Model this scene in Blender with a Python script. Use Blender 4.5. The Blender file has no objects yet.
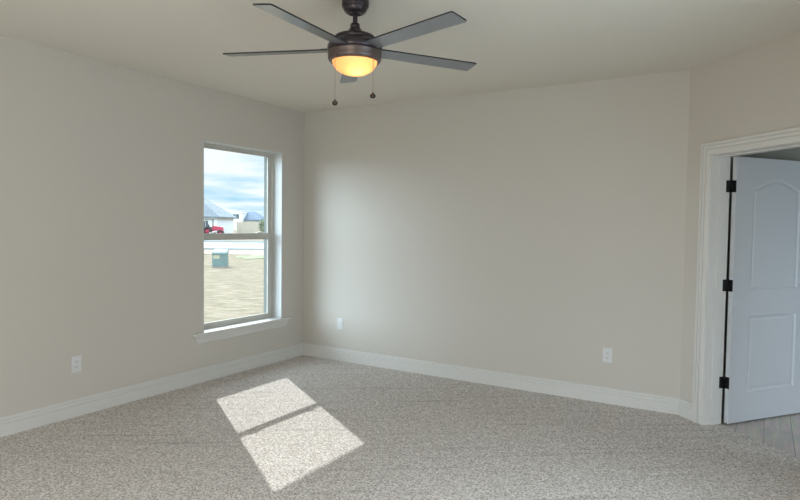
import bpy, bmesh, math, random
from mathutils import Vector, Matrix
random.seed(7)
scene = bpy.context.scene
COL = scene.collection

# ------------------------------------------------------------------ camera
H = 2.74                 # ceiling height
W = 3.9185               # back wall length up to the angled corner
cam_d = bpy.data.cameras.new('camera')
cam = bpy.data.objects.new('camera', cam_d)
COL.objects.link(cam)
R_ = Vector((0.85529672, 0.51796727, 0.01331991))
U_ = Vector((-0.03280012, 0.02846995, 0.99905636))
F_ = Vector((-0.51709928, 0.85492653, -0.04133964))
m = Matrix((R_, U_, -F_)).transposed().to_4x4()
m.translation = Vector((4.4482252, -5.24686995, 1.49174436))
cam.matrix_world = m
cam_d.sensor_width = 36.0
cam_d.lens = 599.82 / 800 * 36
cam_d.clip_start = 0.05
cam_d.clip_end = 1000
scene.camera = cam

# ------------------------------------------------------------------ world / sky
world = bpy.data.worlds.new('sky')
scene.world = world
world.use_nodes = True
wt = world.node_tree
wt.nodes.clear()
def wn(t, **k):
    n = wt.nodes.new(t)
    for a, b in k.items(): setattr(n, a, b)
    return n
tc = wn('ShaderNodeTexCoord')
sep = wn('ShaderNodeSeparateXYZ'); wt.links.new(tc.outputs['Generated'], sep.inputs[0])
zc = wn('ShaderNodeMath', operation='MAXIMUM'); wt.links.new(sep.outputs['Z'], zc.inputs[0]); zc.inputs[1].default_value = 0.0
za = wn('ShaderNodeMath', operation='ADD'); wt.links.new(zc.outputs[0], za.inputs[0]); za.inputs[1].default_value = 0.10
dx = wn('ShaderNodeMath', operation='DIVIDE'); wt.links.new(sep.outputs['X'], dx.inputs[0]); wt.links.new(za.outputs[0], dx.inputs[1])
dy = wn('ShaderNodeMath', operation='DIVIDE'); wt.links.new(sep.outputs['Y'], dy.inputs[0]); wt.links.new(za.outputs[0], dy.inputs[1])
cmb = wn('ShaderNodeCombineXYZ'); wt.links.new(dx.outputs[0], cmb.inputs[0]); wt.links.new(dy.outputs[0], cmb.inputs[1])
cn = wn('ShaderNodeTexNoise'); wt.links.new(cmb.outputs[0], cn.inputs['Vector'])
cn.inputs['Scale'].default_value = 0.62; cn.inputs['Detail'].default_value = 5.0; cn.inputs['Roughness'].default_value = 0.5
cr = wn('ShaderNodeValToRGB'); wt.links.new(cn.outputs[0], cr.inputs[0])
cr.color_ramp.elements[0].position = 0.39; cr.color_ramp.elements[0].color = (0.33, 0.66, 0.88, 1)
cr.color_ramp.elements[1].position = 0.55; cr.color_ramp.elements[1].color = (0.96, 1.0, 1.03, 1)
# bright sky lobe added out of view to light the back wall (towards -x -y)
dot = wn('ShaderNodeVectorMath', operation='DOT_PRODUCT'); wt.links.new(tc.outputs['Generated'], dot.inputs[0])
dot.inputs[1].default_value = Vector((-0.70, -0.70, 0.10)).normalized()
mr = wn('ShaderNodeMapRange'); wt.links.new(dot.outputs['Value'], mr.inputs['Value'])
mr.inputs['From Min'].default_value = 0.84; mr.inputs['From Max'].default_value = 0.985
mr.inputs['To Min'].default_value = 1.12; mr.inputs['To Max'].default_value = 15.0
# brighter, bluer sky overhead
mz = wn('ShaderNodeMapRange'); mz.interpolation_type = 'SMOOTHSTEP'; wt.links.new(sep.outputs['Z'], mz.inputs['Value'])
mz.inputs['From Min'].default_value = 0.16; mz.inputs['From Max'].default_value = 0.50; mz.inputs['To Min'].default_value = 0.0; mz.inputs['To Max'].default_value = 3.0
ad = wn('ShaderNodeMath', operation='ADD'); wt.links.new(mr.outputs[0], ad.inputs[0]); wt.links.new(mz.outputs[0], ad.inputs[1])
mc = wn('ShaderNodeMix'); mc.data_type = 'RGBA'; wt.links.new(mz.outputs[0], mc.inputs['Factor']); wt.links.new(cr.outputs[0], mc.inputs['A']); mc.inputs['B'].default_value = (0.78, 0.92, 1.05, 1)
ml = wn('ShaderNodeMapRange'); wt.links.new(dot.outputs['Value'], ml.inputs['Value'])
ml.inputs['From Min'].default_value = 0.84; ml.inputs['From Max'].default_value = 0.92
md = wn('ShaderNodeMix'); md.data_type = 'RGBA'; wt.links.new(ml.outputs[0], md.inputs['Factor']); wt.links.new(mc.outputs['Result'], md.inputs['A']); md.inputs['B'].default_value = (0.76, 0.92, 1.06, 1)
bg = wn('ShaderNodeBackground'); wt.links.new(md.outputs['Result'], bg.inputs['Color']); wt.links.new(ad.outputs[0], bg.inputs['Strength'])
wo = wn('ShaderNodeOutputWorld'); wt.links.new(bg.outputs[0], wo.inputs['Surface'])

# ------------------------------------------------------------------ sun
sd = bpy.data.lights.new('sun', 'SUN'); sd.energy = 4.5; sd.angle = math.radians(0.55); sd.color = (1.0, 0.995, 0.985)
sun = bpy.data.objects.new('sun', sd); COL.objects.link(sun)
sun.rotation_euler = Vector((1.0, -0.635, -0.92)).to_track_quat('-Z', 'Y').to_euler()
sun.location = (-10, 6, 10)

# ------------------------------------------------------------------ added fill lamps outside unseen wall openings (rear, side, hall)
S2_ = math.sqrt(0.5)
def w2_(s, n): return (W + (s+n)*S2_, (-s+n)*S2_)
def area(name, loc, direction, sx, sy, power, color, spread=180):
    l = bpy.data.lights.new(name, 'AREA'); l.shape = 'RECTANGLE'; l.size = sx; l.size_y = sy; l.energy = power; l.color = color
    o = bpy.data.objects.new(name, l); COL.objects.link(o); o.location = loc
    o.rotation_euler = Vector(direction).to_track_quat('-Z', 'Z').to_euler()
    l.spread = math.radians(spread)
    return o
area('fill_lamp_rear', (1.575, -6.05, 1.35), (0, 1, 0), 1.5, 1.75, 10, (1.0, 0.89, 0.70))
area('fill_lamp_rear', (3.675, -6.05, 1.35), (0, 1, 0), 1.5, 1.75, 46, (1.0, 0.88, 0.68))
area('fill_lamp_side', (5.22, -2.95, 1.35), (-1, 0, 0), 1.5, 1.75, 24, (0.62, 0.84, 1.0))
area('fill_lamp_hall', (*w2_(2.45, 1.3), 1.35), (-S2_, S2_, 0), 1.2, 1.75, 1.3, (0.66, 0.85, 1.0), 80)

scene.view_settings.view_transform = 'Standard'
scene.view_settings.look = 'None'
scene.view_settings.exposure = 0.0
scene.view_settings.gamma = 1.0
scene.view_settings.use_curve_mapping = False

# ------------------------------------------------------------------ material helpers
def mat(name, color, rough=0.6, metal=0.0, spec=0.5):
    M = bpy.data.materials.new(name); M.use_nodes = True
    b = M.node_tree.nodes['Principled BSDF']
    b.inputs['Base Color'].default_value = (*color, 1); b.inputs['Roughness'].default_value = rough
    b.inputs['Metallic'].default_value = metal; b.inputs['Specular IOR Level'].default_value = spec
    return M
def nodes(M): return M.node_tree, M.node_tree.nodes['Principled BSDF']
def noise_color(M, stops, scale=5, detail=4, rough=0.55, stretch=(1, 1, 1), rot=0.0, coord='Object'):
    nt, b = nodes(M)
    t = nt.nodes.new('ShaderNodeTexCoord'); mp = nt.nodes.new('ShaderNodeMapping')
    mp.inputs['Rotation'].default_value = (0, 0, rot); mps = nt.nodes.new('ShaderNodeMapping'); mps.inputs['Scale'].default_value = stretch
    n = nt.nodes.new('ShaderNodeTexNoise'); n.inputs['Scale'].default_value = scale; n.inputs['Detail'].default_value = detail; n.inputs['Roughness'].default_value = rough
    r = nt.nodes.new('ShaderNodeValToRGB')
    while len(r.color_ramp.elements) < len(stops): r.color_ramp.elements.new(0.5)
    for e, (p, c) in zip(r.color_ramp.elements, stops): e.position = p; e.color = (*c, 1)
    nt.links.new(t.outputs[coord], mp.inputs[0]); nt.links.new(mp.outputs[0], mps.inputs[0]); nt.links.new(mps.outputs[0], n.inputs['Vector'])
    nt.links.new(n.outputs[0], r.inputs[0]); nt.links.new(r.outputs[0], b.inputs['Base Color'])
    return n, r
def bump(M, scale, strength, dist=0.002, detail=3, stretch=(1, 1, 1)):
    nt, b = nodes(M)
    t = nt.nodes.new('ShaderNodeTexCoord'); mp = nt.nodes.new('ShaderNodeMapping'); mp.inputs['Scale'].default_value = stretch
    n = nt.nodes.new('ShaderNodeTexNoise'); n.inputs['Scale'].default_value = scale; n.inputs['Detail'].default_value = detail
    bp = nt.nodes.new('ShaderNodeBump'); bp.inputs['Strength'].default_value = strength; bp.inputs['Distance'].default_value = dist
    nt.links.new(t.outputs['Object'], mp.inputs[0]); nt.links.new(mp.outputs[0], n.inputs['Vector'])
    nt.links.new(n.outputs[0], bp.inputs['Height']); nt.links.new(bp.outputs[0], b.inputs['Normal'])

WALLC = (0.592, 0.562, 0.515)
M_wall = mat('greige_wall_paint', WALLC, 0.75, spec=0.25); bump(M_wall, 140, 0.12, 0.001)
M_ceil = mat('ceiling_paint', (0.72, 0.683, 0.61), 0.9, spec=0.1); bump(M_ceil, 110, 0.18, 0.0015)
M_trim = mat('white_trim_paint', (0.68, 0.672, 0.65), 0.38)
M_liner = mat('white_reveal_paint', (0.60, 0.625, 0.63), 0.5)
M_door = mat('white_door_paint', (0.59, 0.615, 0.645), 0.42)
M_vinyl = mat('clay_window_vinyl', (0.54, 0.53, 0.49), 0.45)
M_lock = mat('sash_lock_metal', (0.80, 0.79, 0.76), 0.35)
M_plate = mat('white_plastic', (0.70, 0.71, 0.72), 0.3)
M_slot = mat('dark_slot', (0.03, 0.03, 0.03), 0.6)
M_black = mat('black_hinge_metal', (0.012, 0.012, 0.013), 0.45, 0.6)
M_bronze = mat('dark_bronze_metal', (0.055, 0.045, 0.055), 0.32, 0.55)
M_bronze2 = mat('brown_bronze_ring', (0.13, 0.10, 0.095), 0.38, 0.5)
M_blade = mat('grey_blade_laminate', (0.165, 0.178, 0.188), 0.20, spec=0.75)
M_bladeedge = mat('black_blade_edge', (0.012, 0.012, 0.014), 0.5)
M_chain = mat('chain_metal', (0.30, 0.26, 0.22), 0.4, 0.7)
M_fob = mat('dark_fob', (0.03, 0.02, 0.018), 0.25)

# carpet: tufted pile, speckled, with faint brushed tracks
M_carpet = mat('beige_carpet', (0.4, 0.37, 0.33), 1.0, spec=0.05)
nt, b = nodes(M_carpet)
t = nt.nodes.new('ShaderNodeTexCoord')
n1 = nt.nodes.new('ShaderNodeTexNoise'); n1.inputs['Scale'].default_value = 80; n1.inputs['Detail'].default_value = 3.0; n1.inputs['Roughness'].default_value = 0.8
nt.links.new(t.outputs['Object'], n1.inputs['Vector'])
r1 = nt.nodes.new('ShaderNodeValToRGB'); e = r1.color_ramp.elements
e[0].position = 0.33; e[0].color = (0.305, 0.265, 0.232, 1); e[1].position = 0.67; e[1].color = (0.80, 0.75, 0.71, 1)
vo = nt.nodes.new('ShaderNodeTexVoronoi'); vo.inputs['Scale'].default_value = 122; nt.links.new(t.outputs['Object'], vo.inputs['Vector'])
sc_ = nt.nodes.new('ShaderNodeSeparateColor'); nt.links.new(vo.outputs['Color'], sc_.inputs[0])
tf = nt.nodes.new('ShaderNodeMix'); tf.data_type = 'FLOAT'; tf.inputs['Factor'].default_value = 0.30
nt.links.new(n1.outputs[0], tf.inputs['A']); nt.links.new(sc_.outputs[0], tf.inputs['B'])
nt.links.new(tf.outputs['Result'], r1.inputs[0])
mp = nt.nodes.new('ShaderNodeMapping'); mp.inputs['Rotation'].default_value = (0, 0, math.radians(-36))
nt.links.new(t.outputs['Object'], mp.inputs[0])
mps = nt.nodes.new('ShaderNodeMapping'); mps.inputs['Scale'].default_value = (0.5, 11.0, 1); nt.links.new(mp.outputs[0], mps.inputs[0])
n2 = nt.nodes.new('ShaderNodeTexNoise'); n2.inputs['Scale'].default_value = 1.6; n2.inputs['Detail'].default_value = 3.5; n2.inputs['Distortion'].default_value = 0.6
nt.links.new(mps.outputs[0], n2.inputs['Vector'])
r2 = nt.nodes.new('ShaderNodeValToRGB'); e = r2.color_ramp.elements
e[0].position = 0.30; e[0].color = (0.80, 0.80, 0.80, 1); e[1].position = 0.42; e[1].color = (1, 1, 1, 1)
nt.links.new(n2.outputs[0], r2.inputs[0])
mx = nt.nodes.new('ShaderNodeMix'); mx.data_type = 'RGBA'; mx.blend_type = 'MULTIPLY'; mx.inputs['Factor'].default_value = 1.0
nt.links.new(r1.outputs[0], mx.inputs['A']); nt.links.new(r2.outputs[0], mx.inputs['B'])
nt.links.new(mx.outputs['Result'], b.inputs['Base Color'])
bp = nt.nodes.new('ShaderNodeBump'); bp.inputs['Strength'].default_value = 0.3; bp.inputs['Distance'].default_value = 0.006
nt.links.new(tf.outputs['Result'], bp.inputs['Height']); nt.links.new(bp.outputs[0], b.inputs['Normal'])

# hall plank floor
M_plank = mat('grey_oak_planks', (0.3, 0.27, 0.24), 0.45)
nt, b = nodes(M_plank)
t = nt.nodes.new('ShaderNodeTexCoord'); mp = nt.nodes.new('ShaderNodeMapping'); mp.inputs['Rotation'].default_value = (0, 0, math.radians(90))
nt.links.new(t.outputs['Object'], mp.inputs[0])
br = nt.nodes.new('ShaderNodeTexBrick'); br.inputs['Scale'].default_value = 1.0; br.inputs['Brick Width'].default_value = 1.2; br.inputs['Row Height'].default_value = 0.18
br.inputs['Mortar Size'].default_value = 0.002; br.inputs['Color1'].default_value = (0.46, 0.385, 0.315, 1); br.inputs['Color2'].default_value = (0.38, 0.32, 0.265, 1); br.inputs['Mortar'].default_value = (0.12, 0.10, 0.09, 1)
nt.links.new(mp.outputs[0], br.inputs['Vector'])
mp2 = nt.nodes.new('ShaderNodeMapping'); mp2.inputs['Scale'].default_value = (1.5, 14, 1)
nt.links.new(mp.outputs[0], mp2.inputs[0])
n3 = nt.nodes.new('ShaderNodeTexNoise'); n3.inputs['Scale'].default_value = 2.5; n3.inputs['Detail'].default_value = 5; nt.links.new(mp2.outputs[0], n3.inputs['Vector'])
mx = nt.nodes.new('ShaderNodeMix'); mx.data_type = 'RGBA'; mx.blend_type = 'OVERLAY'; mx.inputs['Factor'].default_value = 0.6
nt.links.new(br.outputs['Color'], mx.inputs['A']); nt.links.new(n3.outputs['Color'], mx.inputs['B']); 
hs = nt.nodes.new('ShaderNodeHueSaturation'); hs.inputs['Saturation'].default_value = 0.55; hs.inputs['Value'].default_value = 1.1
nt.links.new(mx.outputs['Result'], hs.inputs['Color']); nt.links.new(hs.outputs[0], b.inputs['Base Color'])

# window glass: clear with a faint reflection
M_glass = bpy.data.materials.new('window_glass'); M_glass.use_nodes = True
nt = M_glass.node_tree; nt.nodes.clear()
tr = nt.nodes.new('ShaderNodeBsdfTransparent'); tr.inputs[0].default_value = (0.96, 0.985, 0.985, 1)
gl = nt.nodes.new('ShaderNodeBsdfGlossy'); gl.inputs['Roughness'].default_value = 0.02
lw = nt.nodes.new('ShaderNodeLayerWeight'); lw.inputs['Blend'].default_value = 0.5
pw = nt.nodes.new('ShaderNodeMath'); pw.operation = 'POWER'; pw.inputs[1].default_value = 5.0; nt.links.new(lw.outputs['Facing'], pw.inputs[0])
fr = nt.nodes.new('ShaderNodeMath'); fr.operation = 'MULTIPLY_ADD'; fr.inputs[1].default_value = 0.6; fr.inputs[2].default_value = 0.02; nt.links.new(pw.outputs[0], fr.inputs[0])
ms = nt.nodes.new('ShaderNodeMixShader'); out = nt.nodes.new('ShaderNodeOutputMaterial')
nt.links.new(fr.outputs[0], ms.inputs[0]); nt.links.new(tr.outputs[0], ms.inputs[1]); nt.links.new(gl.outputs[0], ms.inputs[2]); nt.links.new(ms.outputs[0], out.inputs[0])

# lit frosted glass of the fan light
M_bowl = bpy.data.materials.new('lit_frosted_glass'); M_bowl.use_nodes = True
nt, b = nodes(M_bowl)
b.inputs['Base Color'].default_value = (0.75, 0.55, 0.34, 1); b.inputs['Roughness'].default_value = 0.35
b.inputs['Emission Color'].default_value = (1.0, 0.45, 0.17, 1)
b.inputs['Emission Strength'].default_value = 0.50
trl = nt.nodes.new('ShaderNodeBsdfTranslucent'); trl.inputs[0].default_value = (1.0, 0.62, 0.30, 1)
ms = nt.nodes.new('ShaderNodeMixShader'); ms.inputs[0].default_value = 0.5
nt.links.new(b.outputs[0], ms.inputs[1]); nt.links.new(trl.outputs[0], ms.inputs[2]); nt.links.new(ms.outputs[0], nt.nodes['Material Output'].inputs[0])

# ------------------------------------------------------------------ mesh helpers
class MB:
    def __init__(s): s.bm = bmesh.new(); s.mi = 0
    def f(s, vs, mi=None):
        try: fc = s.bm.faces.new(vs)
        except ValueError: return None
        fc.material_index = s.mi if mi is None else mi
        return fc
    def v(s, p): return s.bm.verts.new(p)
    def box(s, lo, hi, bev=0.0, mtx=None):
        x0, y0, z0 = lo; x1, y1, z1 = hi
        vs = [s.v(p) for p in ((x0,y0,z0),(x1,y0,z0),(x1,y1,z0),(x0,y1,z0),(x0,y0,z1),(x1,y0,z1),(x1,y1,z1),(x0,y1,z1))]
        fs = [s.f([vs[i] for i in q]) for q in ((0,3,2,1),(4,5,6,7),(0,1,5,4),(1,2,6,5),(2,3,7,6),(3,0,4,7))]
        new = vs
        if bev > 0:
            es = list({e for fc in fs for e in fc.edges})
            r = bmesh.ops.bevel(s.bm, geom=es, offset=bev, segments=2, affect='EDGES', profile=0.6)
            new = list({v for fc in r['faces'] for v in fc.verts} | {v for v in vs if v.is_valid})
            for fc in r['faces']: fc.material_index = s.mi
        if mtx is not None: bmesh.ops.transform(s.bm, matrix=mtx, verts=new)
        return s
    def lathe(s, prof, seg=40, center=(0,0,0), smooth=True, mtx=None):
        rings = []; allv = []
        for r, z in prof:
            if r < 1e-6: ring = [s.v((center[0], center[1], center[2]+z))]
            else: ring = [s.v((center[0]+r*math.cos(2*math.pi*k/seg), center[1]+r*math.sin(2*math.pi*k/seg), center[2]+z)) for k in range(seg)]
            rings.append(ring); allv += ring
        for a, b_ in zip(rings, rings[1:]):
            for k in range(seg):
                k2 = (k+1) % seg
                if len(a) == 1 and len(b_) == 1: continue
                if len(a) == 1: fc = s.f([a[0], b_[k], b_[k2]])
                elif len(b_) == 1: fc = s.f([a[k], b_[0], a[k2]])
                else: fc = s.f([a[k], b_[k], b_[k2], a[k2]])
                if fc: fc.smooth = smooth
        if mtx is not None: bmesh.ops.transform(s.bm, matrix=mtx, verts=allv)
        return s
    def tube(s, pts, r, seg=10):
        pts = [Vector(p) for p in pts]; rings = []
        for i, p in enumerate(pts):
            d = (pts[min(i+1, len(pts)-1)] - pts[max(i-1, 0)]).normalized()
            a = d.cross(Vector((0,0,1)))
            if a.length < 1e-3: a = d.cross(Vector((1,0,0)))
            a.normalize(); c = d.cross(a)
            rings.append([s.v(p + r*(a*math.cos(2*math.pi*k/seg) + c*math.sin(2*math.pi*k/seg))) for k in range(seg)])
        for a, b_ in zip(rings, rings[1:]):
            for k in range(seg):
                fc = s.f([a[k], a[(k+1)%seg], b_[(k+1)%seg], b_[k]])
                if fc: fc.smooth = True
        s.f(list(reversed(rings[0]))); s.f(rings[-1])
        return s
    def prism(s, poly, z0, z1):
        a = [s.v((x, y, z0)) for x, y in poly]; b_ = [s.v((x, y, z1)) for x, y in poly]
        s.f(list(reversed(a))); s.f(b_)
        n = len(poly)
        for k in range(n): s.f([a[k], a[(k+1)%n], b_[(k+1)%n], b_[k]])
        return s
    def loft(s, rings, closed=True, caps=True):
        R = [[s.v(p) for p in r] for r in rings]; n = len(R[0])
        for a, b_ in zip(R, R[1:]):
            for k in range(n if closed else n-1): s.f([a[k], a[(k+1)%n], b_[(k+1)%n], b_[k]])
        if caps: s.f(list(reversed(R[0]))); s.f(R[-1])
        return s
    def build(s, name, mats, parent=None, loc=None, kind=None, label=None, cat=None, group=None, smooth_angle=None):
        bmesh.ops.recalc_face_normals(s.bm, faces=s.bm.faces)
        me = bpy.data.meshes.new(name); s.bm.to_mesh(me); s.bm.free()
        for mm in (mats if isinstance(mats, (list, tuple)) else [mats]): me.materials.append(mm)
        o = bpy.data.objects.new(name, me); COL.objects.link(o)
        if parent is not None: o.parent = parent
        if loc is not None: o.location = loc
        tag(o, label, cat, group, kind)
        return o
def tag(o, label=None, cat=None, group=None, kind=None):
    if label: o['label'] = label
    if cat: o['category'] = cat
    if group: o['group'] = group
    if kind: o['kind'] = kind
    return o
def empty(name, loc=(0,0,0), rz=0.0, label=None, cat=None, group=None, kind=None, mtx=None):
    o = bpy.data.objects.new(name, None); COL.objects.link(o); o.empty_display_size = 0.1
    if mtx is not None: o.matrix_world = mtx
    else: o.location = loc; o.rotation_euler = (0, 0, rz)
    return tag(o, label, cat, group, kind)

def slab(P0, du, length, z0, z1, thick, holes, name, M, label, cat='wall'):
    """vertical wall: face line from P0 along du; thickness goes to the left of du (away from the room)"""
    du = Vector((du[0], du[1], 0)).normalized(); dn = Vector((-du.y, du.x, 0))
    us = sorted({0, length, *[h[0] for h in holes], *[h[1] for h in holes]}); zs = sorted({z0, z1, *[h[2] for h in holes], *[h[3] for h in holes]})
    mb = MB(); cache = {}
    def vert(u, z, n):
        key = (round(u, 5), round(z, 5), n)
        if key not in cache: cache[key] = mb.v(Vector((P0[0], P0[1], 0)) + du*u + dn*(thick*n) + Vector((0, 0, z)))
        return cache[key]
    def solid(i, j):
        if i < 0 or j < 0 or i >= len(us)-1 or j >= len(zs)-1: return False
        uc, zc_ = (us[i]+us[i+1])/2, (zs[j]+zs[j+1])/2
        return not any(h[0] < uc < h[1] and h[2] < zc_ < h[3] for h in holes)
    for i in range(len(us)-1):
        for j in range(len(zs)-1):
            if not solid(i, j): continue
            a, b_, c, d = us[i], us[i+1], zs[j], zs[j+1]
            mb.f([vert(a,c,0), vert(b_,c,0), vert(b_,d,0), vert(a,d,0)]); mb.f([vert(a,c,1), vert(a,d,1), vert(b_,d,1), vert(b_,c,1)])
            if not solid(i-1, j): mb.f([vert(a,c,0), vert(a,d,0), vert(a,d,1), vert(a,c,1)])
            if not solid(i+1, j): mb.f([vert(b_,c,0), vert(b_,c,1), vert(b_,d,1), vert(b_,d,0)])
            if not solid(i, j-1): mb.f([vert(a,c,0), vert(a,c,1), vert(b_,c,1), vert(b_,c,0)])
            if not solid(i, j+1): mb.f([vert(a,d,0), vert(b_,d,0), vert(b_,d,1), vert(a,d,1)])
    return mb.build(name, M, kind='structure', label=label, cat=cat)

S2 = math.sqrt(0.5)
def w2(s, n): return (W + (s+n)*S2, (-s+n)*S2)      # along / behind the angled wall
L_ANG = 1.43
XR, YR = w2(L_ANG, 0)                                # right wall starts here
YB = -5.75                                           # wall behind the camera
T_ANG = 0.165
S0, S1 = 0.257, 1.177                                # door jamb faces
DOORH = 2.045

# ------------------------------------------------------------------ room shell
WY0, WY1, WZ0, WZ1 = -1.425, -0.362, 0.455, 2.252    # window opening
slab((0, YB), (0, 1), -YB, 0, H, 0.15, [(WY0-YB, WY1-YB, WZ0, WZ1)], 'wall_left', M_wall, 'greige painted wall holding the window, left side of room')
slab((0, 0), (1, 0), W+0.06, 0, H, 0.15, [], 'wall_back', M_wall, 'wide plain greige wall facing the camera behind the fan')
slab((W, 0), (S2, -S2), L_ANG, 0, H, T_ANG, [(S0-0.018, S1+0.018, -0.001, DOORH+0.018)], 'wall_angled', M_wall, 'narrow diagonal greige wall around the white door')
slab((XR, YR), (0, -1), YR-YB, 0, H, 0.15, [(YR+2.20, YR+3.70, 0.455, 2.252)], 'wall_right', M_wall, 'greige wall running past the right side of camera')  # unseen opening added for the side fill lamp
RH = [(XR-4.1, XR-2.6, 0.455, 2.252), (XR-2.0, XR-0.5, 0.455, 2.252)]  # unseen openings added to let the rear fill lamps in
slab((XR, YB), (-1, 0), XR, 0, H, 0.15, [(XR-4.1, XR-2.6, 0.455, 2.252), (XR-2.0, XR-0.5, 0.455, 2.252)], 'wall_rear', M_wall, 'greige wall with two added openings for fill light, behind the camera')

poly = [(0, 0), (0, YB), (XR, YB), (XR, YR), w2(S1+0.018, 0), w2(S1+0.018, 0.152), w2(S0-0.018, 0.152), w2(S0-0.018, 0), (W, 0)]
MB().prism(poly, -0.05, 0.0).build('floor', M_carpet, kind='structure', label='beige speckled cut pile carpet across the bedroom', cat='floor')
MB().prism([(-0.15, 0.15), (-0.15, YB-0.15), (XR+0.15, YB-0.15), (XR+0.15, YR), w2(L_ANG, 0.1), w2(0.0, 0.1), (W, 0.15)], H, H+0.1).build('ceiling', M_ceil, kind='structure', label='flat light greige ceiling over the bedroom', cat='ceiling')

# brick veneer outside the left wall
M_brick = mat('brick_veneer', (0.17, 0.18, 0.165), 0.9)
slab((-0.152, YB), (0, 1), -YB+0.3, -0.3, 3.0, 0.10, [(WY0+0.03-YB, WY1-0.012-YB, WZ0+0.01, 2.225)], 'wall_exterior', M_brick, 'grey masonry outside face around the window')

# baseboards
BB = [(0, 0), (0.015, 0), (0.015, 0.082), (0.0145, 0.085), (0.007, 0.087), (0.007, 0.0925), (0.0135, 0.094), (0.0130, 0.104), (0.0110, 0.111), (0.004, 0.113), (0.004, 0.1175), (0.0095, 0.119), (0.0092, 0.127), (0.006, 0.1325), (0, 0.133)]
def baseboard(name, A, B, dirA, dirB, label):
    """A, B: corner points on the wall line; dirA, dirB: mitre vectors per unit thickness"""
    rings = []
    for P, d in ((A, dirA), (B, dirB)):
        rings.append([(P[0]+d[0]*t_, P[1]+d[1]*t_, z) for t_, z in BB])
    mb = MB(); mb.loft(rings); return mb.build(name, M_trim, kind='structure', label=label, cat='baseboard')
k = math.tan(math.radians(22.5))
baseboard('baseboard_left', (0, YB), (0, 0), (1, 1), (1, -1), 'white moulded baseboard along the left window wall')
baseboard('baseboard_back', (0, 0), (W, 0), (1, -1), (-k, -1), 'white moulded baseboard along the back wall')
pA = w2(S0-0.006-0.089, 0); nA = (-S2, -S2)
baseboard('baseboard_angled', (W, 0), pA, (-k, -1), nA, 'short white baseboard piece left of the door casing')
pB = w2(S1+0.006+0.089, 0)
baseboard('baseboard_angled_right', pB, (XR, YR), nA, (-1, -k), 'short white baseboard piece right of the door casing')
baseboard('baseboard_right', (XR, YR), (XR, YB), (-1, -k), (-1, 1), 'white moulded baseboard along the right wall')
baseboard('baseboard_rear', (XR, YB), (0, YB), (-1, 1), (1, 1), 'white moulded baseboard behind the camera')

# ------------------------------------------------------------------ doorway: jamb, casing
ANG = Matrix(((S2, S2, 0, W), (-S2, S2, 0, 0), (0, 0, 1, 0), (0, 0, 0, 1)))   # (s, n, z) -> world
def to_ang(mb): bmesh.ops.transform(mb.bm, matrix=ANG, verts=mb.bm.verts); return mb
mb = MB(); T = T_ANG
for s0, s1 in ((S0-0.018, S0), (S1, S1+0.018)): mb.box((s0, 0, 0), (s1, T, DOORH+0.018))
mb.box((S0, 0, DOORH), (S1, T, DOORH+0.018))
jamb = to_ang(mb).build('trim_1', M_trim, kind='structure', label='white door jamb lining the doorway opening', cat='door jamb')
mb = MB()
mb.box((S0, 0.062, 0), (S0+0.011, T-0.038, DOORH), 0.002); mb.box((S1-0.011, 0.062, 0), (S1, T-0.038, DOORH), 0.002); mb.box((S0+0.011, 0.062, DOORH-0.011), (S1-0.011, T-0.038, DOORH), 0.002)
to_ang(mb).build('door_stop', M_trim, parent=jamb)
CAS = [(0, 0), (0, 0.009), (0.004, 0.0115), (0.012, 0.0125), (0.030, 0.0135), (0.036, 0.0125), (0.037, 0.0065), (0.042, 0.0065), (0.043, 0.0135), (0.060, 0.0165), (0.062, 0.0090), (0.067, 0.0090), (0.068, 0.018), (0.086, 0.019), (0.089, 0.017), (0.089, 0)]
def casing(name, sgn, n0, label):
    a, b_, top = S0-0.006, S1+0.006, DOORH+0.006
    rings = [[(a-w_, n0+sgn*t_, 0) for w_, t_ in CAS], [(a-w_, n0+sgn*t_, top+w_) for w_, t_ in CAS], [(b_+w_, n0+sgn*t_, top+w_) for w_, t_ in CAS], [(b_+w_, n0+sgn*t_, 0) for w_, t_ in CAS]]
    mb = MB(); mb.loft(rings); return to_ang(mb).build(name, M_trim, kind='structure', label=label, cat='door casing')
casing('trim_2', -1, 0.0, 'white moulded door casing on the bedroom side')
casing('trim_3', 1, T, 'white moulded door casing on the hall side')

# ------------------------------------------------------------------ door leaf (hinged left, opened outwards into the hall)
DW, DH, DT = 0.914, 2.03, 0.035
TH = math.radians(98.3)
pin = w2(S0, T+0.018)
# local frame: x along leaf from hinge, y across the leaf (room face at y = -0.041 when closed), z up
door_m = Matrix.Translation((pin[0], pin[1], 0.010)) @ Matrix.Rotation(math.radians(-45)+TH, 4, 'Z')
def offset(poly, d):
    n = len(poly); res = []
    for i in range(n):
        p0, p1, p2 = Vector(poly[i-1]), Vector(poly[i]), Vector(poly[(i+1) % n])
        a = (p1-p0).normalized(); b_ = (p2-p1).normalized()
        na, nb = Vector((-a.y, a.x)), Vector((-b_.y, b_.x)); q = na+nb
        res.append(tuple(p1 + q*(d/max(0.2, 1+na.dot(nb)))))
    return res
def arch_panel(x0, x1, z0, zs, za, n=20):
    pts = [(x0, z0), (x1, z0), (x1, zs)]
    for i in range(1, n):
        u = i/n; x = x1+(x0-x1)*u
        c = 0.5-0.5*math.cos(2*math.pi*u)          # gentle cathedral curve
        s_ = math.sin(math.pi*u)
        pts.append((x, zs+(za-zs)*(0.35*c+0.65*s_)))
    pts.append((x0, zs)); return pts
PX0, PX1 = 0.190, 0.724
panels = [arch_panel(PX0, PX1, 1.022, 1.795, 1.876), [(PX0, 0.232), (PX1, 0.232), (PX1, 0.818), (PX0, 0.818)]]
mb = MB(); bm = mb.bm
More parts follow.
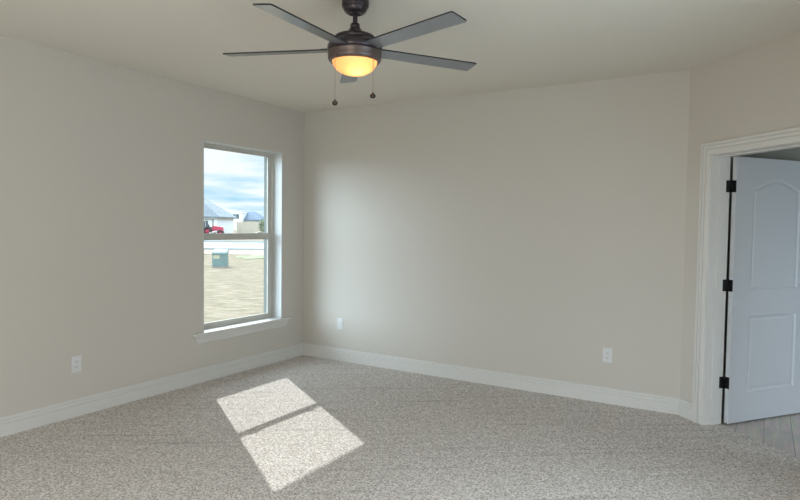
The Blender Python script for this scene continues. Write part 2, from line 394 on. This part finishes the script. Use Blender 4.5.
def face_side(y, inward):
    outer = [(0.003, 0), (0.003+DW-0.006, 0), (0.003+DW-0.006, DH), (0.003, DH)]
    ov = [mb.v((x, y, z)) for x, z in outer]; edges = [bm.edges.new((ov[i], ov[(i+1) % 4])) for i in range(4)]
    for pl in panels:
        prof = [(0.0, 0.0), (0.004, 0.0045), (0.014, 0.0085), (0.022, 0.0085), (0.030, 0.0050), (0.038, 0.0035)]
        loops = [[mb.v((x, y+inward*dep, z)) for x, z in offset(pl, d)] for d, dep in prof]
        edges += [bm.edges.new((loops[0][i], loops[0][(i+1) % len(pl)])) for i in range(len(pl))]
        for a, b_ in zip(loops, loops[1:]):
            for i in range(len(pl)): mb.f([a[i], a[(i+1) % len(pl)], b_[(i+1) % len(pl)], b_[i]])
        mb.f(loops[-1])
    bmesh.ops.triangle_fill(bm, edges=edges, use_beauty=True)
    return ov
fa = face_side(-0.041, 1); fb = face_side(-0.006, -1)
for i in range(4): mb.f([fa[i], fa[(i+1) % 4], fb[(i+1) % 4], fb[i]])
door = mb.build('door_1', M_door, kind='structure', label='white two panel interior door with arched upper panel, swung open', cat='door')
door.matrix_world = door_m
for zc_ in (1.808, 1.057, 0.311):
    mb = MB()
    mb.box((-0.0005, -0.041, zc_-0.045), (0.0030, -0.004, zc_+0.045), 0.0008)       # leaf on the door edge
    hinge = mb.build('hinge', M_black, parent=door, label='black square butt hinge')
    mb = MB(); mb.lathe([(0, -0.047), (0.0062, -0.047), (0.0062, 0.047), (0.0045, 0.050), (0, 0.052)], 16, (0, 0, zc_)).build('knuckle', M_black, parent=hinge)
    # leaf on the jamb, in the door's own coordinates
    mb = MB(); mb.box((S0, T-0.037, zc_-0.035), (S0+0.0025, T+0.016, zc_+0.055), 0.0006)
    to_ang(mb); bmesh.ops.transform(mb.bm, matrix=door_m.inverted(), verts=mb.bm.verts)
    mb.build('jamb_leaf', M_black, parent=hinge)
# knob on the far stile
for sg, y0 in ((-1, -0.041), (1, -0.006)):
    mb = MB(); mb.lathe([(0, 0), (0.032, 0), (0.032, 0.006), (0.012, 0.010), (0.010, 0.028), (0.022, 0.036), (0.027, 0.048), (0.022, 0.060), (0, 0.064)], 24)
    rot = Matrix.Translation((DW-0.07, y0, 0.92)) @ Matrix.Rotation(math.radians(90 if sg < 0 else -90), 4, 'X')
    bmesh.ops.transform(mb.bm, matrix=rot, verts=mb.bm.verts)
    mb.build('knob', M_black, parent=door)

# ------------------------------------------------------------------ hall beyond the door
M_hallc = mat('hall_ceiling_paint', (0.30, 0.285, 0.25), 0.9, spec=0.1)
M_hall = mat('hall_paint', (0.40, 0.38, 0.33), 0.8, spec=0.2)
hp = [w2(-0.05, 0.152), w2(2.3, 0.152), w2(2.3, 2.4), w2(-0.05, 2.4)]
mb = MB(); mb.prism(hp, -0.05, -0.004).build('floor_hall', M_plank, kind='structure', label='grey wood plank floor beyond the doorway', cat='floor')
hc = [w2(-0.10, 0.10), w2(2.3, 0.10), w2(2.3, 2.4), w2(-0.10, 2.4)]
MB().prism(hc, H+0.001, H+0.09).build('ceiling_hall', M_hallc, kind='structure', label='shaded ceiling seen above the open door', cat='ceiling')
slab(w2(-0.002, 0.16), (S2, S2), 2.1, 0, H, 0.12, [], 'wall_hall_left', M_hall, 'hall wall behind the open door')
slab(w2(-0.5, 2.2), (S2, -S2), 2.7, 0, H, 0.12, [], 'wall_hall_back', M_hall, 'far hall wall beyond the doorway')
slab(w2(2.2, 2.2), (-S2, -S2), 2.0, 0, H, 0.12, [(0.3, 1.5, 0.455, 2.252)], 'wall_hall_right', M_hall, 'hall wall to the right beyond the doorway')  # opening out of view, added for the hall fill lamp

# ------------------------------------------------------------------ windows
def window(name, y0, y1, label, full=True):
    """origin: centre of the opening on the inside wall plane, at sill height"""
    yc = (y0+y1)/2; hw = (y1-y0)/2; z0, z1 = 0.467, WZ1
    root = empty(name, (0, yc, z0), 0, label, 'window', None, 'structure')
    hh = z1-z0
    XI, XO = -0.112, -0.150
    # outer frame
    mb = MB()
    mb.box((XO, -hw, 0), (XI, -hw+0.034, hh), 0.002); mb.box((XO, hw-0.034, 0), (XI, hw, hh), 0.002)
    mb.box((XO, -hw+0.034, hh-0.026), (XI, hw-0.034, hh), 0.002); mb.box((XO, -hw+0.034, 0), (XI, hw-0.034, 0.026), 0.002)
    # track step
    mb.box((XO, -hw+0.034, 0.026), (XO+0.016, -hw+0.046, hh-0.026)); mb.box((XO, hw-0.046, 0.026), (XO+0.016, hw-0.034, hh-0.026))
    mb.build('window_frame', M_vinyl, parent=root)
    mz0, mz1 = 1.322-z0, 1.388-z0
    # upper sash (outer track)
    mb = MB(); xo, xi = -0.150, -0.136; a = hw-0.046
    mb.box((xo, -a, mz0), (xi, -a+0.030, hh-0.026), 0.0015); mb.box((xo, a-0.030, mz0), (xi, a, hh-0.026), 0.0015)
    mb.box((xo, -a+0.030, hh-0.048), (xi, a-0.030, hh-0.026), 0.0015); mb.box((xo, -a+0.030, mz0+0.012), (xi, a-0.030, mz1-0.006), 0.0015)
    us = mb.build('upper_sash', M_vinyl, parent=root)
    mb = MB(); mb.box((-0.1445, -a+0.028, mz1-0.008), (-0.1415, a-0.028, hh-0.046)); mb.build('glass_pane', M_glass, parent=us)
    # lower sash (inner track)
    mb = MB(); xo, xi = -0.134, -0.118; a = hw-0.036
    mb.box((xo, -a, 0.026), (xi, -a+0.052, mz1), 0.002); mb.box((xo, a-0.052, 0.026), (xi, a, mz1), 0.002)
    mb.box((xo, -a+0.052, 0.026), (xi, a-0.052, 0.056), 0.002); mb.box((xo, -a+0.052, mz0), (xi, a-0.052, mz1), 0.002)
    mb.box((xi, -a+0.052, mz0+0.010), (xi+0.008, a-0.052, mz0+0.018), 0.001)
    ls = mb.build('lower_sash', M_vinyl, parent=root)
    mb = MB(); mb.box((-0.1275, -a+0.050, 0.054), (-0.1245, a-0.050, mz0+0.002)); mb.build('glass_pane', M_glass, parent=ls)
    for yy in (-0.31, 0.31):
        mb = MB(); mb.box((-0.134, yy-0.035, mz1), (-0.112, yy+0.035, mz1+0.008), 0.002); mb.box((-0.128, yy-0.006, mz1+0.008), (-0.104, yy+0.030, mz1+0.017), 0.003)
        mb.build('sash_lock', M_lock, parent=ls)
    # painted jamb liner boards in the reveal
    mb = MB()
    mb.box((-0.112, hw-0.006, 0), (0.0008, hw, hh), 0.0006); mb.box((-0.112, -hw, 0), (0.0008, -hw+0.006, hh), 0.0006); mb.box((-0.112, -hw+0.006, hh-0.006), (0.0008, hw-0.006, hh), 0.0006)
    mb.build('jamb_liner', M_liner, parent=root)
    # stool and apron
    mb = MB(); mb.box((-0.112, -hw+0.001, -0.022), (0.0, hw-0.001, 0.0))
    mb.box((0.0, -hw-0.122, -0.022), (0.036, hw+0.122, 0.0), 0.005)
    mb.build('window_sill', M_trim, parent=root)
    AP = [(0, -0.022), (0.019, -0.022), (0.019, -0.034), (0.0165, -0.040), (0.0155, -0.060), (0.0125, -0.066), (0.012, -0.085), (0.008, -0.098), (0, -0.098)]
    rings = []
    e_ = hw+0.088
    for yy, s_ in ((-e_, 1), (e_, -1)): rings.append([(t_, yy+s_*(-z_-0.022)*0.25, z_) for t_, z_ in AP])
    mb = MB(); mb.loft(rings); mb.build('window_apron', M_trim, parent=root)
    return root
window('window_1', WY0, WY1, 'single hung window with clay frame and white sill, left wall')

# ------------------------------------------------------------------ ceiling fan
FX, FY = 2.4630, -2.4805
fan = empty('ceiling_fan', (FX, FY, H), 0, 'dark bronze five blade ceiling fan with lit amber glass bowl', 'ceiling fan')
def z_(a): return a - H
mb = MB(); mb.lathe([(0, 0), (0.072, 0), (0.075, -0.005), (0.075, -0.036), (0.072, -0.042), (0.066, -0.044), (0.066, -0.052), (0.060, -0.064), (0.048, -0.074), (0.034, -0.078), (0.032, -0.072), (0.016, -0.070), (0, -0.070)], 48)
can = mb.build('canopy', M_bronze, parent=fan)
for q in range(3):
    a = math.radians(20+120*q); mb = MB(); mb.lathe([(0, 0.004), (0.006, 0.003), (0.007, 0), (0.007, -0.004)], 12, (0.073*math.cos(a), 0.073*math.sin(a), -0.020))
    mb.build('canopy_screw', M_chain, parent=can)
mb = MB(); mb.lathe([(0.0135, -0.075), (0.0135, z_(2.575))], 20); mb.build('downrod', M_bronze, parent=fan)
mb = MB(); mb.lathe([(0.0, z_(2.615)), (0.016, z_(2.615)), (0.026, z_(2.608)), (0.027, z_(2.590)), (0.024, z_(2.586)), (0.034, z_(2.580)), (0.037, z_(2.560)), (0.036, z_(2.552)), (0, z_(2.552))], 32)
cp = mb.build('rod_coupling', M_bronze, parent=fan)
mb = MB(); mb.tube([(-0.042, 0.0, z_(2.570)), (0.042, 0.0, z_(2.570))], 0.004, 8); mb.build('coupling_pin', M_bronze, parent=cp)
mb = MB(); mb.lathe([(0, z_(2.556)), (0.050, z_(2.556)), (0.085, z_(2.550)), (0.108, z_(2.540)), (0.117, z_(2.530)), (0.118, z_(2.522)), (0.113, z_(2.519)), (0.126, z_(2.512)), (0.146, z_(2.496)), (0.153, z_(2.482)), (0.153, z_(2.462)), (0.148, z_(2.456)), (0, z_(2.456))], 56)
mb.build('motor_housing', M_bronze, parent=fan)
mb = MB(); mb.lathe([(0, z_(2.456)), (0.146, z_(2.456)), (0.151, z_(2.453)), (0.152, z_(2.446)), (0.149, z_(2.442)), (0.150, z_(2.420)), (0.147, z_(2.408)), (0.141, z_(2.400)), (0.130, z_(2.397)), (0.126, z_(2.402)), (0.126, z_(2.428)), (0, z_(2.428))], 56)
kit = mb.build('light_kit', M_bronze2, parent=fan, label='brown bronze light ring below the motor')
# glass bowl (outer and inner skin)
prof = []
for i in range(0, 15):
    a = math.radians(90*i/14); prof.append((0.1255*math.cos(a) if i < 14 else 0.0, z_(2.405) - 0.080*math.sin(a)))
mb = MB(); mb.lathe([(0.1255, z_(2.420))] + prof, 56)
bowl = mb.build('glass_bowl', M_bowl, parent=fan, label='frosted glass bowl glowing amber')
def blade_mesh():
    mb = MB(); r0, r1, h0, h1, th = 0.115, 0.770, 0.049, 0.0560, 0.0038
    out = [(r0, -h0), (r1-0.010, -h1), (r1-0.003, -h1+0.003), (r1, -h1+0.010), (r1, h1-0.010), (r1-0.003, h1-0.003), (r1-0.010, h1), (r0, h0)]
    top = [mb.v((x, y, th)) for x, y in out]; bot = [mb.v((x, y, -th)) for x, y in out]
    mb.f(top, 0); mb.f(list(reversed(bot)), 0)
    for i in range(len(out)): mb.f([bot[i], bot[(i+1) % len(out)], top[(i+1) % len(out)], top[i]], 1)
    return mb
for q in range(5):
    a = math.radians(-87.2 + 72*q)
    pitch = Matrix.Rotation(math.radians(-9.0), 4, 'X')
    mb = blade_mesh()
    bmesh.ops.transform(mb.bm, matrix=Matrix.Translation((0, 0, z_(2.468))) @ Matrix.Rotation(a, 4, 'Z') @ pitch, verts=mb.bm.verts)
    bl = mb.build('blade', [M_blade, M_bladeedge], parent=fan)
    mb = MB(); mb.box((0.09, -0.030, 0.004), (0.19, 0.030, 0.009), 0.002)
    bmesh.ops.transform(mb.bm, matrix=Matrix.Translation((0, 0, z_(2.468))) @ Matrix.Rotation(a, 4, 'Z') @ pitch, verts=mb.bm.verts)
    mb.build('blade_bracket', M_bronze, parent=bl)
# pull chains
RH_ = Vector((0.8554, 0.5180, 0)).normalized(); FH_ = Vector((-0.518, 0.8554, 0)).normalized()
for lat, dep, zt, zb in ((-0.097, -0.112, 2.425, 2.158), (0.108, -0.106, 2.440, 2.200)):
    P = RH_*lat + FH_*dep
    mb = MB(); r = 0.0013
    mb.tube([(P.x, P.y, z_(zt)), (P.x, P.y, z_(zb))], r, 6)
    zz = zt
    while zz > zb:
        mb.lathe([(0, 0.0017), (0.0019, 0), (0, -0.0017)], 6, (P.x, P.y, z_(zz))); zz -= 0.008
    ch = mb.build('pull_chain', M_chain, parent=fan)
    mb = MB(); mb.lathe([(0, 0.012), (0.003, 0.011), (0.005, 0.004), (0.011, 0.001), (0.0155, -0.006), (0.016, -0.012), (0.012, -0.019), (0.006, -0.022), (0, -0.0225)], 20, (P.x, P.y, z_(zb)))
    mb.build('chain_fob', M_fob, parent=ch)
    mb = MB(); mb.tube([(P.x-R_.x*0.006, P.y-R_.y*0.006, z_(zt)), (P.x*0.8, P.y*0.8, z_(zt))], 0.003, 8); mb.build('chain_outlet', M_bronze, parent=ch)
# the lamp inside the bowl
ld = bpy.data.lights.new('fan_bulb', 'POINT'); ld.energy = 0.85; ld.color = (1.0, 0.62, 0.27); ld.shadow_soft_size = 0.025
lo = bpy.data.objects.new('fan_bulb', ld); COL.objects.link(lo); lo.parent = fan; lo.location = (0.03, -0.02, z_(2.372))

# ------------------------------------------------------------------ wall plates
def plate(root, w=0.079, h=0.124):
    mb = MB(); mb.box((-w/2, -0.0055, -h/2), (w/2, 0, h/2), 0.0025); mb.build('cover_plate', M_plate, parent=root)
def screw(root, x, z):
    mb = MB(); mb.lathe([(0, 0.0012), (0.0032, 0.0008), (0.0036, 0)], 12)
    bmesh.ops.transform(mb.bm, matrix=Matrix.Translation((x, -0.0055, z)) @ Matrix.Rotation(math.radians(90), 4, 'X'), verts=mb.bm.verts)
    mb.build('screw', M_lock, parent=root)
def duplex(loc, rz, label):
    root = empty('duplex_outlet', loc, rz, label, 'electrical outlet', 'duplex outlets on the walls')
    plate(root)
    for zc_ in (0.0195, -0.0195):
        mb = MB(); pts = []
        for i in range(32):
            a = 2*math.pi*i/32; pts.append((0.0172*math.cos(a), max(-0.0143, min(0.0143, 0.0172*math.sin(a)))))
        mb.loft([[(x, -0.004, z+zc_) for x, z in pts], [(x, -0.0078, z+zc_) for x, z in pts], [(x*0.94, -0.0085, z*0.94+zc_) for x, z in pts]])
        rc = mb.build('receptacle', M_plate, parent=root)
        mb = MB()
        mb.box((-0.0085, -0.0088, zc_-0.002), (-0.0058, -0.0080, zc_+0.007)); mb.box((0.0058, -0.0088, zc_-0.001), (0.0082, -0.0080, zc_+0.006))
        mb.lathe([(0, 0), (0.0028, 0)], 10, mtx=Matrix.Translation((0, -0.0088, zc_-0.0075)) @ Matrix.Rotation(math.radians(90), 4, 'X'))
        mb.build('slots', M_slot, parent=rc)
    screw(root, 0, 0)
    return root
duplex((0, -2.640, 0.400), math.radians(90), 'white duplex outlet on the left wall, left of the window')
duplex((3.350, 0, 0.411), 0, 'white duplex outlet on the back wall, nearest the door')
root = empty('cable_jack_plate', (0.524, 0, 0.406), 0, 'white wall plate with a centre jack, back wall near the window corner', 'wall plate')
plate(root, 0.074, 0.118); screw(root, 0, 0.036); screw(root, 0, -0.036)
mb = MB(); mb.lathe([(0, 0.010), (0.003, 0.010), (0.0045, 0.009), (0.0045, 0.003), (0.0075, 0.003), (0.0075, 0)], 16, mtx=Matrix.Translation((0, -0.0055, 0)) @ Matrix.Rotation(math.radians(90), 4, 'X'))
mb.build('jack', M_lock, parent=root)

# ------------------------------------------------------------------ outdoors
GZ = -0.25
E_ = Matrix(((0.8554, -0.518, 0, 4.448), (0.518, 0.8554, 0, -5.247), (0, 0, 1, GZ), (0, 0, 0, 1)))   # street frame: x along the street, y away from the house
EROT = math.atan2(0.518, 0.8554)
def ext(x, y, z=0.0): return E_ @ Vector((x, y, z))
M_grass = mat('dormant_lawn', (0.55, 0.47, 0.30), 1.0, spec=0.05)
n, r = noise_color(M_grass, [(0.38, (0.10, 0.098, 0.062)), (0.50, (0.20, 0.162, 0.115)), (0.62, (0.31, 0.26, 0.20))], 3.4, 10, 0.9, (0.6, 1.4, 1), -EROT)
bump(M_grass, 9, 0.6, 0.05, 5)
mb = MB(); mb.prism([(-400, -200), (-0.27, -200), (-0.27, 400), (-400, 400)], GZ-0.5, GZ).build('ground', M_grass, kind='structure', label='dry tan lawn outside the window', cat='lawn')
M_conc = mat('street_concrete', (0.60, 0.62, 0.62), 0.9); noise_color(M_conc, [(0.35, (0.26, 0.275, 0.285)), (0.65, (0.32, 0.335, 0.34))], 0.5, 4)
def extbox(mb, lo, hi, bev=0): return mb.box(lo, hi, bev)
def place(mb, name, M, **kw):
    bmesh.ops.transform(mb.bm, matrix=E_, verts=mb.bm.verts); return mb.build(name, M, **kw)
mb = MB(); mb.box((-90, 39.5, -0.3), (20, 53, 0.02)); place(mb, 'road', M_conc, kind='structure', label='pale concrete street beyond the lawn', cat='street')
mb = MB(); mb.box((-90, 39.2, -0.3), (20, 39.5, 0.10), 0.03); mb.box((-90, 53, -0.3), (20, 53.3, 0.16), 0.03); place(mb, 'kerb', M_conc, kind='structure', label='concrete kerb edging the street', cat='kerb')
M_dirt = mat('red_dirt', (0.50, 0.34, 0.27), 1.0); noise_color(M_dirt, [(0.35, (0.21, 0.13, 0.10)), (0.6, (0.29, 0.215, 0.175))], 1.2, 6)
def blob(name, M, cx, cy, rx, ry, label, cat):
    mb = MB(); pts = []
    for i in range(40):
        a = 2*math.pi*i/40; q = 1+0.16*math.sin(3*a+cx)+0.10*math.sin(7*a+cy); pts.append((cx+rx*q*math.cos(a), cy+ry*q*math.sin(a)))
    mb.prism(pts, -0.1, 0.025); return place(mb, name, M, kind='structure', label=label, cat=cat)
blob('dirt_strip', M_dirt, -9.5, 35.2, 4.0, 2.8, 'bare reddish dirt strip before the street', 'dirt')
M_green = mat('green_grass', (0.30, 0.36, 0.17), 1.0); noise_color(M_green, [(0.35, (0.13, 0.145, 0.07)), (0.65, (0.24, 0.235, 0.14))], 2.0, 6)
blob('grass_patch', M_green, -7.5, 31.0, 0.85, 1.9, 'green grass patch right of the utility box', 'grass')

# transformer box on a pad
M_tbox = mat('utility_green', (0.15, 0.22, 0.21), 0.55); M_tlid = mat('utility_green_lid', (0.21, 0.27, 0.26), 0.5)
M_pad = mat('concrete_pad', (0.24, 0.23, 0.21), 0.9); M_sticker = mat('warning_sticker', (0.40, 0.39, 0.28), 0.5)
tp = ext(-7.06, 23.6)
tb = empty('transformer_box', tp, EROT+0.12, 'green metal utility transformer box standing on the lawn', 'utility box')
mb = MB(); mb.box((-0.29, -0.29, -0.10), (0.29, 0.29, 0.05), 0.01); mb.build('pad', M_pad, parent=tb)
mb = MB(); mb.loft([[(-0.265, -0.27, 0.06), (0.265, -0.27, 0.06), (0.265, 0.27, 0.06), (-0.265, 0.27, 0.06)], [(-0.265, -0.27, 0.54), (0.265, -0.27, 0.54), (0.265, 0.27, 0.60), (-0.265, 0.27, 0.60)]]); mb.build('cabinet', M_tbox, parent=tb)
mb = MB(); mb.loft([[(-0.28, -0.30, 0.52), (0.28, -0.30, 0.52), (0.28, 0.29, 0.58), (-0.28, 0.29, 0.58)], [(-0.28, -0.30, 0.57), (0.28, -0.30, 0.57), (0.28, 0.29, 0.66), (-0.28, 0.29, 0.66)], [(-0.235, -0.24, 0.63), (0.235, -0.24, 0.63), (0.235, 0.24, 0.70), (-0.235, 0.24, 0.70)]]); mb.build('lid', M_tlid, parent=tb)
mb = MB(); mb.box((-0.22, -0.276, 0.34), (0.02, -0.268, 0.48)); mb.build('sticker', M_sticker, parent=tb, label='pale warning sticker')
mb = MB(); mb.box((0.10, -0.285, 0.30), (0.14, -0.268, 0.40), 0.004); mb.build('latch', M_pad, parent=tb)

# houses
M_roofl = mat('pale_grey_shingles', (0.21, 0.24, 0.255), 0.9); noise_color(M_roofl, [(0.35, (0.13, 0.15, 0.165)), (0.65, (0.20, 0.225, 0.24))], 2.2, 5)
M_roofd = mat('slate_shingles', (0.20, 0.27, 0.36), 0.9); noise_color(M_roofd, [(0.35, (0.085, 0.12, 0.17)), (0.65, (0.11, 0.15, 0.20))], 2.2, 5)
M_siding = mat('pale_siding', (0.70, 0.71, 0.72), 0.85); M_white = mat('white_siding', (0.72, 0.72, 0.72), 0.8)
M_dark = mat('dark_window_glass', (0.06, 0.09, 0.11), 0.2)
def hip(parent, M, x0, x1, y0, y1, z0, z1, rx0, rx1, ov=0.4):
    mb = MB(); ym = (y0+y1)/2
    a = [mb.v(p) for p in ((x0-ov, y0-ov, z0), (x1+ov, y0-ov, z0), (x1+ov, y1+ov, z0), (x0-ov, y1+ov, z0))]
    b_ = [mb.v(p) for p in ((x0-ov, y0-ov, z0+0.18), (x1+ov, y0-ov, z0+0.18), (x1+ov, y1+ov, z0+0.18), (x0-ov, y1+ov, z0+0.18))]
    r0, r1 = mb.v((rx0, ym, z1)), mb.v((rx1, ym, z1))
    mb.f(list(reversed(a)))
    for i in range(4): mb.f([a[i], a[(i+1) % 4], b_[(i+1) % 4], b_[i]])
    mb.f([b_[0], b_[1], r1, r0]); mb.f([b_[1], b_[2], r1]); mb.f([b_[2], b_[3], r0, r1]); mb.f([b_[3], b_[0], r0])
    return mb.build('roof', M, parent=parent)
def house_window(parent, x, y, z, w=1.0, h=1.2):
    mb = MB(); mb.box((x-w/2, y-0.06, z), (x+w/2, y+0.02, z+h), 0.01); wn_ = mb.build('window', M_white, parent=parent)
    mb = MB(); mb.box((x-w/2+0.1, y-0.08, z+0.1), (x-0.04, y-0.05, z+h-0.1)); mb.box((x+0.04, y-0.08, z+0.1), (x+w/2-0.1, y-0.05, z+h-0.1)); mb.build('pane', M_dark, parent=wn_)
h1 = empty('house', ext(-33.4, 92), EROT, 'house with big pale grey hip roof, left in the window', 'house')
mb = MB(); mb.box((-9, 0, -0.5), (5.4, 9, 2.55)); mb.build('wall', M_siding, parent=h1)
hip(h1, M_roofl, -9, 5.4, 0, 9, 2.5, 7.1, -3.0, -0.6, 0.5)
for xx in (-4.5, -0.6, 3.6): house_window(h1, xx, 0.0, 0.9)
h2 = empty('house', ext(-39.5, 150), EROT, 'farther house with dark slate roof and white gabled wing', 'house')
mb = MB(); mb.box((-7, 0, -0.5), (4.5, 9, 2.6)); mb.build('wall', M_siding, parent=h2)
hip(h2, M_roofd, -7, 4.5, 0, 9, 2.4, 4.75, -1.5, 2.2, 0.5)
mb = MB(); mb.prism([(-3.0, -2.2), (0.5, -2.2), (0.5, 3.5), (-3.0, 3.5)], -0.5, 4.3)
mb.loft([[(-3.2, -2.4, 4.3), (0.7, -2.4, 4.3), (0.7, 3.6, 4.3), (-3.2, 3.6, 4.3)], [(-1.6, -2.4, 4.6), (-1.0, -2.4, 4.6), (-1.0, 3.6, 4.6), (-1.6, 3.6, 4.6)]])
mb.build('wing', M_white, parent=h2)
house_window(h2, -0.9, -2.2, 2.7, 1.7, 1.3)
# fence
M_fence = mat('tan_cedar', (0.56, 0.48, 0.37), 0.9); noise_color(M_fence, [(0.3, (0.46, 0.40, 0.31)), (0.7, (0.58, 0.52, 0.42))], 3.0, 3, 0.5, (4, 1, 0.3))
fc = empty('fence', ext(-26.4, 97), EROT, 'tan timber privacy fence between the houses', 'fence')
mb = MB(); xx = 0.0
while xx < 11:
    mb.box((xx, 0, 0), (xx+0.28, 0.03, 1.95+0.03*random.random())); xx += 0.30
mb.build('board_panel', M_fence, parent=fc)
for q in range(6):
    mb = MB(); mb.box((2.2*q, 0.03, 0), (0.12+2.2*q, 0.15, 2.05), 0.01); mb.build('post', M_fence, parent=fc)
# tractor
M_red = mat('red_paint', (0.45, 0.05, 0.09), 0.4); M_tyre = mat('black_tyre', (0.03, 0.03, 0.03), 0.8); M_cab = mat('cab_frame', (0.10, 0.12, 0.12), 0.5)
tr_ = empty('tractor', ext(-24.9, 80), EROT+0.15, 'red tractor parked in front of the pale roofed house', 'tractor')
mb = MB(); mb.loft([[(-0.1, -0.38, 0.65), (1.35, -0.34, 0.65), (1.35, 0.34, 0.65), (-0.1, 0.38, 0.65)], [(-0.1, -0.38, 1.25), (1.30, -0.30, 1.10), (1.30, 0.30, 1.10), (-0.1, 0.38, 1.25)], [(-0.1, -0.25, 1.36), (1.15, -0.20, 1.2), (1.15, 0.20, 1.2), (-0.1, 0.25, 1.36)]]); mb.build('hood', M_red, parent=tr_)
mb = MB(); mb.box((-1.0, -0.45, 0.55), (0.0, 0.45, 1.0), 0.05); mb.build('chassis', M_red, parent=tr_)
mb = MB()
for sx in (-0.9, -0.08):
    for sy in (-0.5, 0.44): mb.box((sx, sy, 1.0), (sx+0.07, sy+0.06, 2.1))
mb.box((-1.0, -0.58, 2.1), (0.1, 0.58, 2.2), 0.03); cb = mb.build('cab', M_cab, parent=tr_)
mb = MB(); mb.box((-0.6, -0.25, 1.0), (-0.2, 0.25, 1.12), 0.03); mb.box((-0.62, -0.25, 1.1), (-0.52, 0.25, 1.5), 0.03); mb.build('seat', M_tyre, parent=tr_)
def wheel(x, y, rad, wd):
    mb = MB(); mb.lathe([(rad*0.5, -wd/2), (rad*0.92, -wd/2), (rad, -wd*0.3), (rad, wd*0.3), (rad*0.92, wd/2), (rad*0.5, wd/2), (rad*0.5, -wd/2)], 24, mtx=Matrix.Translation((x, y, rad)) @ Matrix.Rotation(math.radians(90), 4, 'X'))
    w_ = mb.build('wheel', M_tyre, parent=tr_)
    mb = MB(); mb.lathe([(0, -wd*0.3), (rad*0.5, -wd*0.3), (rad*0.5, wd*0.3), (0, wd*0.3)], 20, mtx=Matrix.Translation((x, y, rad)) @ Matrix.Rotation(math.radians(90), 4, 'X')); mb.build('hub', M_red, parent=w_)
for sy in (-0.62, 0.62): wheel(-0.65, sy, 0.62, 0.36)
for sy in (-0.52, 0.52): wheel(0.95, sy, 0.40, 0.26)
mb = MB(); mb.loft([[(-2.0, -0.7, 0.15), (-1.75, -0.7, 0.1), (-1.75, 0.7, 0.1), (-2.0, 0.7, 0.15)], [(-2.0, -0.7, 1.0), (-1.9, -0.7, 1.0), (-1.9, 0.7, 1.0), (-2.0, 0.7, 1.0)]]); mb.tube([(-1.8, 0, 0.5), (-0.9, 0, 0.7)], 0.06); mb.build('bucket', M_red, parent=tr_)

# shrub beside the fence
M_leaf = mat('shrub_leaves', (0.34, 0.38, 0.24), 0.9); noise_color(M_leaf, [(0.35, (0.12, 0.15, 0.08)), (0.65, (0.25, 0.27, 0.18))], 4, 4)
def shrub(x, y, h, rad, label):
    root = empty('shrub', ext(x, y), 0, label, 'shrub')
    mb = MB(); mb.tube([(0, 0, -0.05), (0.02, 0, h*0.5)], 0.05); mb.build('stem', M_dirt, parent=root)
    mb = MB()
    for i in range(420):
        a, u, q = random.uniform(0, 6.283), random.uniform(-1, 1), random.random()**0.4
        c = Vector((rad*q*math.sqrt(1-u*u)*math.cos(a), rad*q*math.sqrt(1-u*u)*math.sin(a), h*0.55+h*0.45*q*u))
        d1 = Vector((random.uniform(-1, 1), random.uniform(-1, 1), random.uniform(-1, 1))).normalized()*0.16
        d2 = d1.orthogonal().normalized()*0.09
        mb.f([mb.v(c-d1), mb.v(c+d2), mb.v(c+d1), mb.v(c-d2)])
    mb.build('foliage', M_leaf, parent=root)
shrub(-20.1, 89, 2.5, 0.9, 'loose green shrub at the right end of the fence')
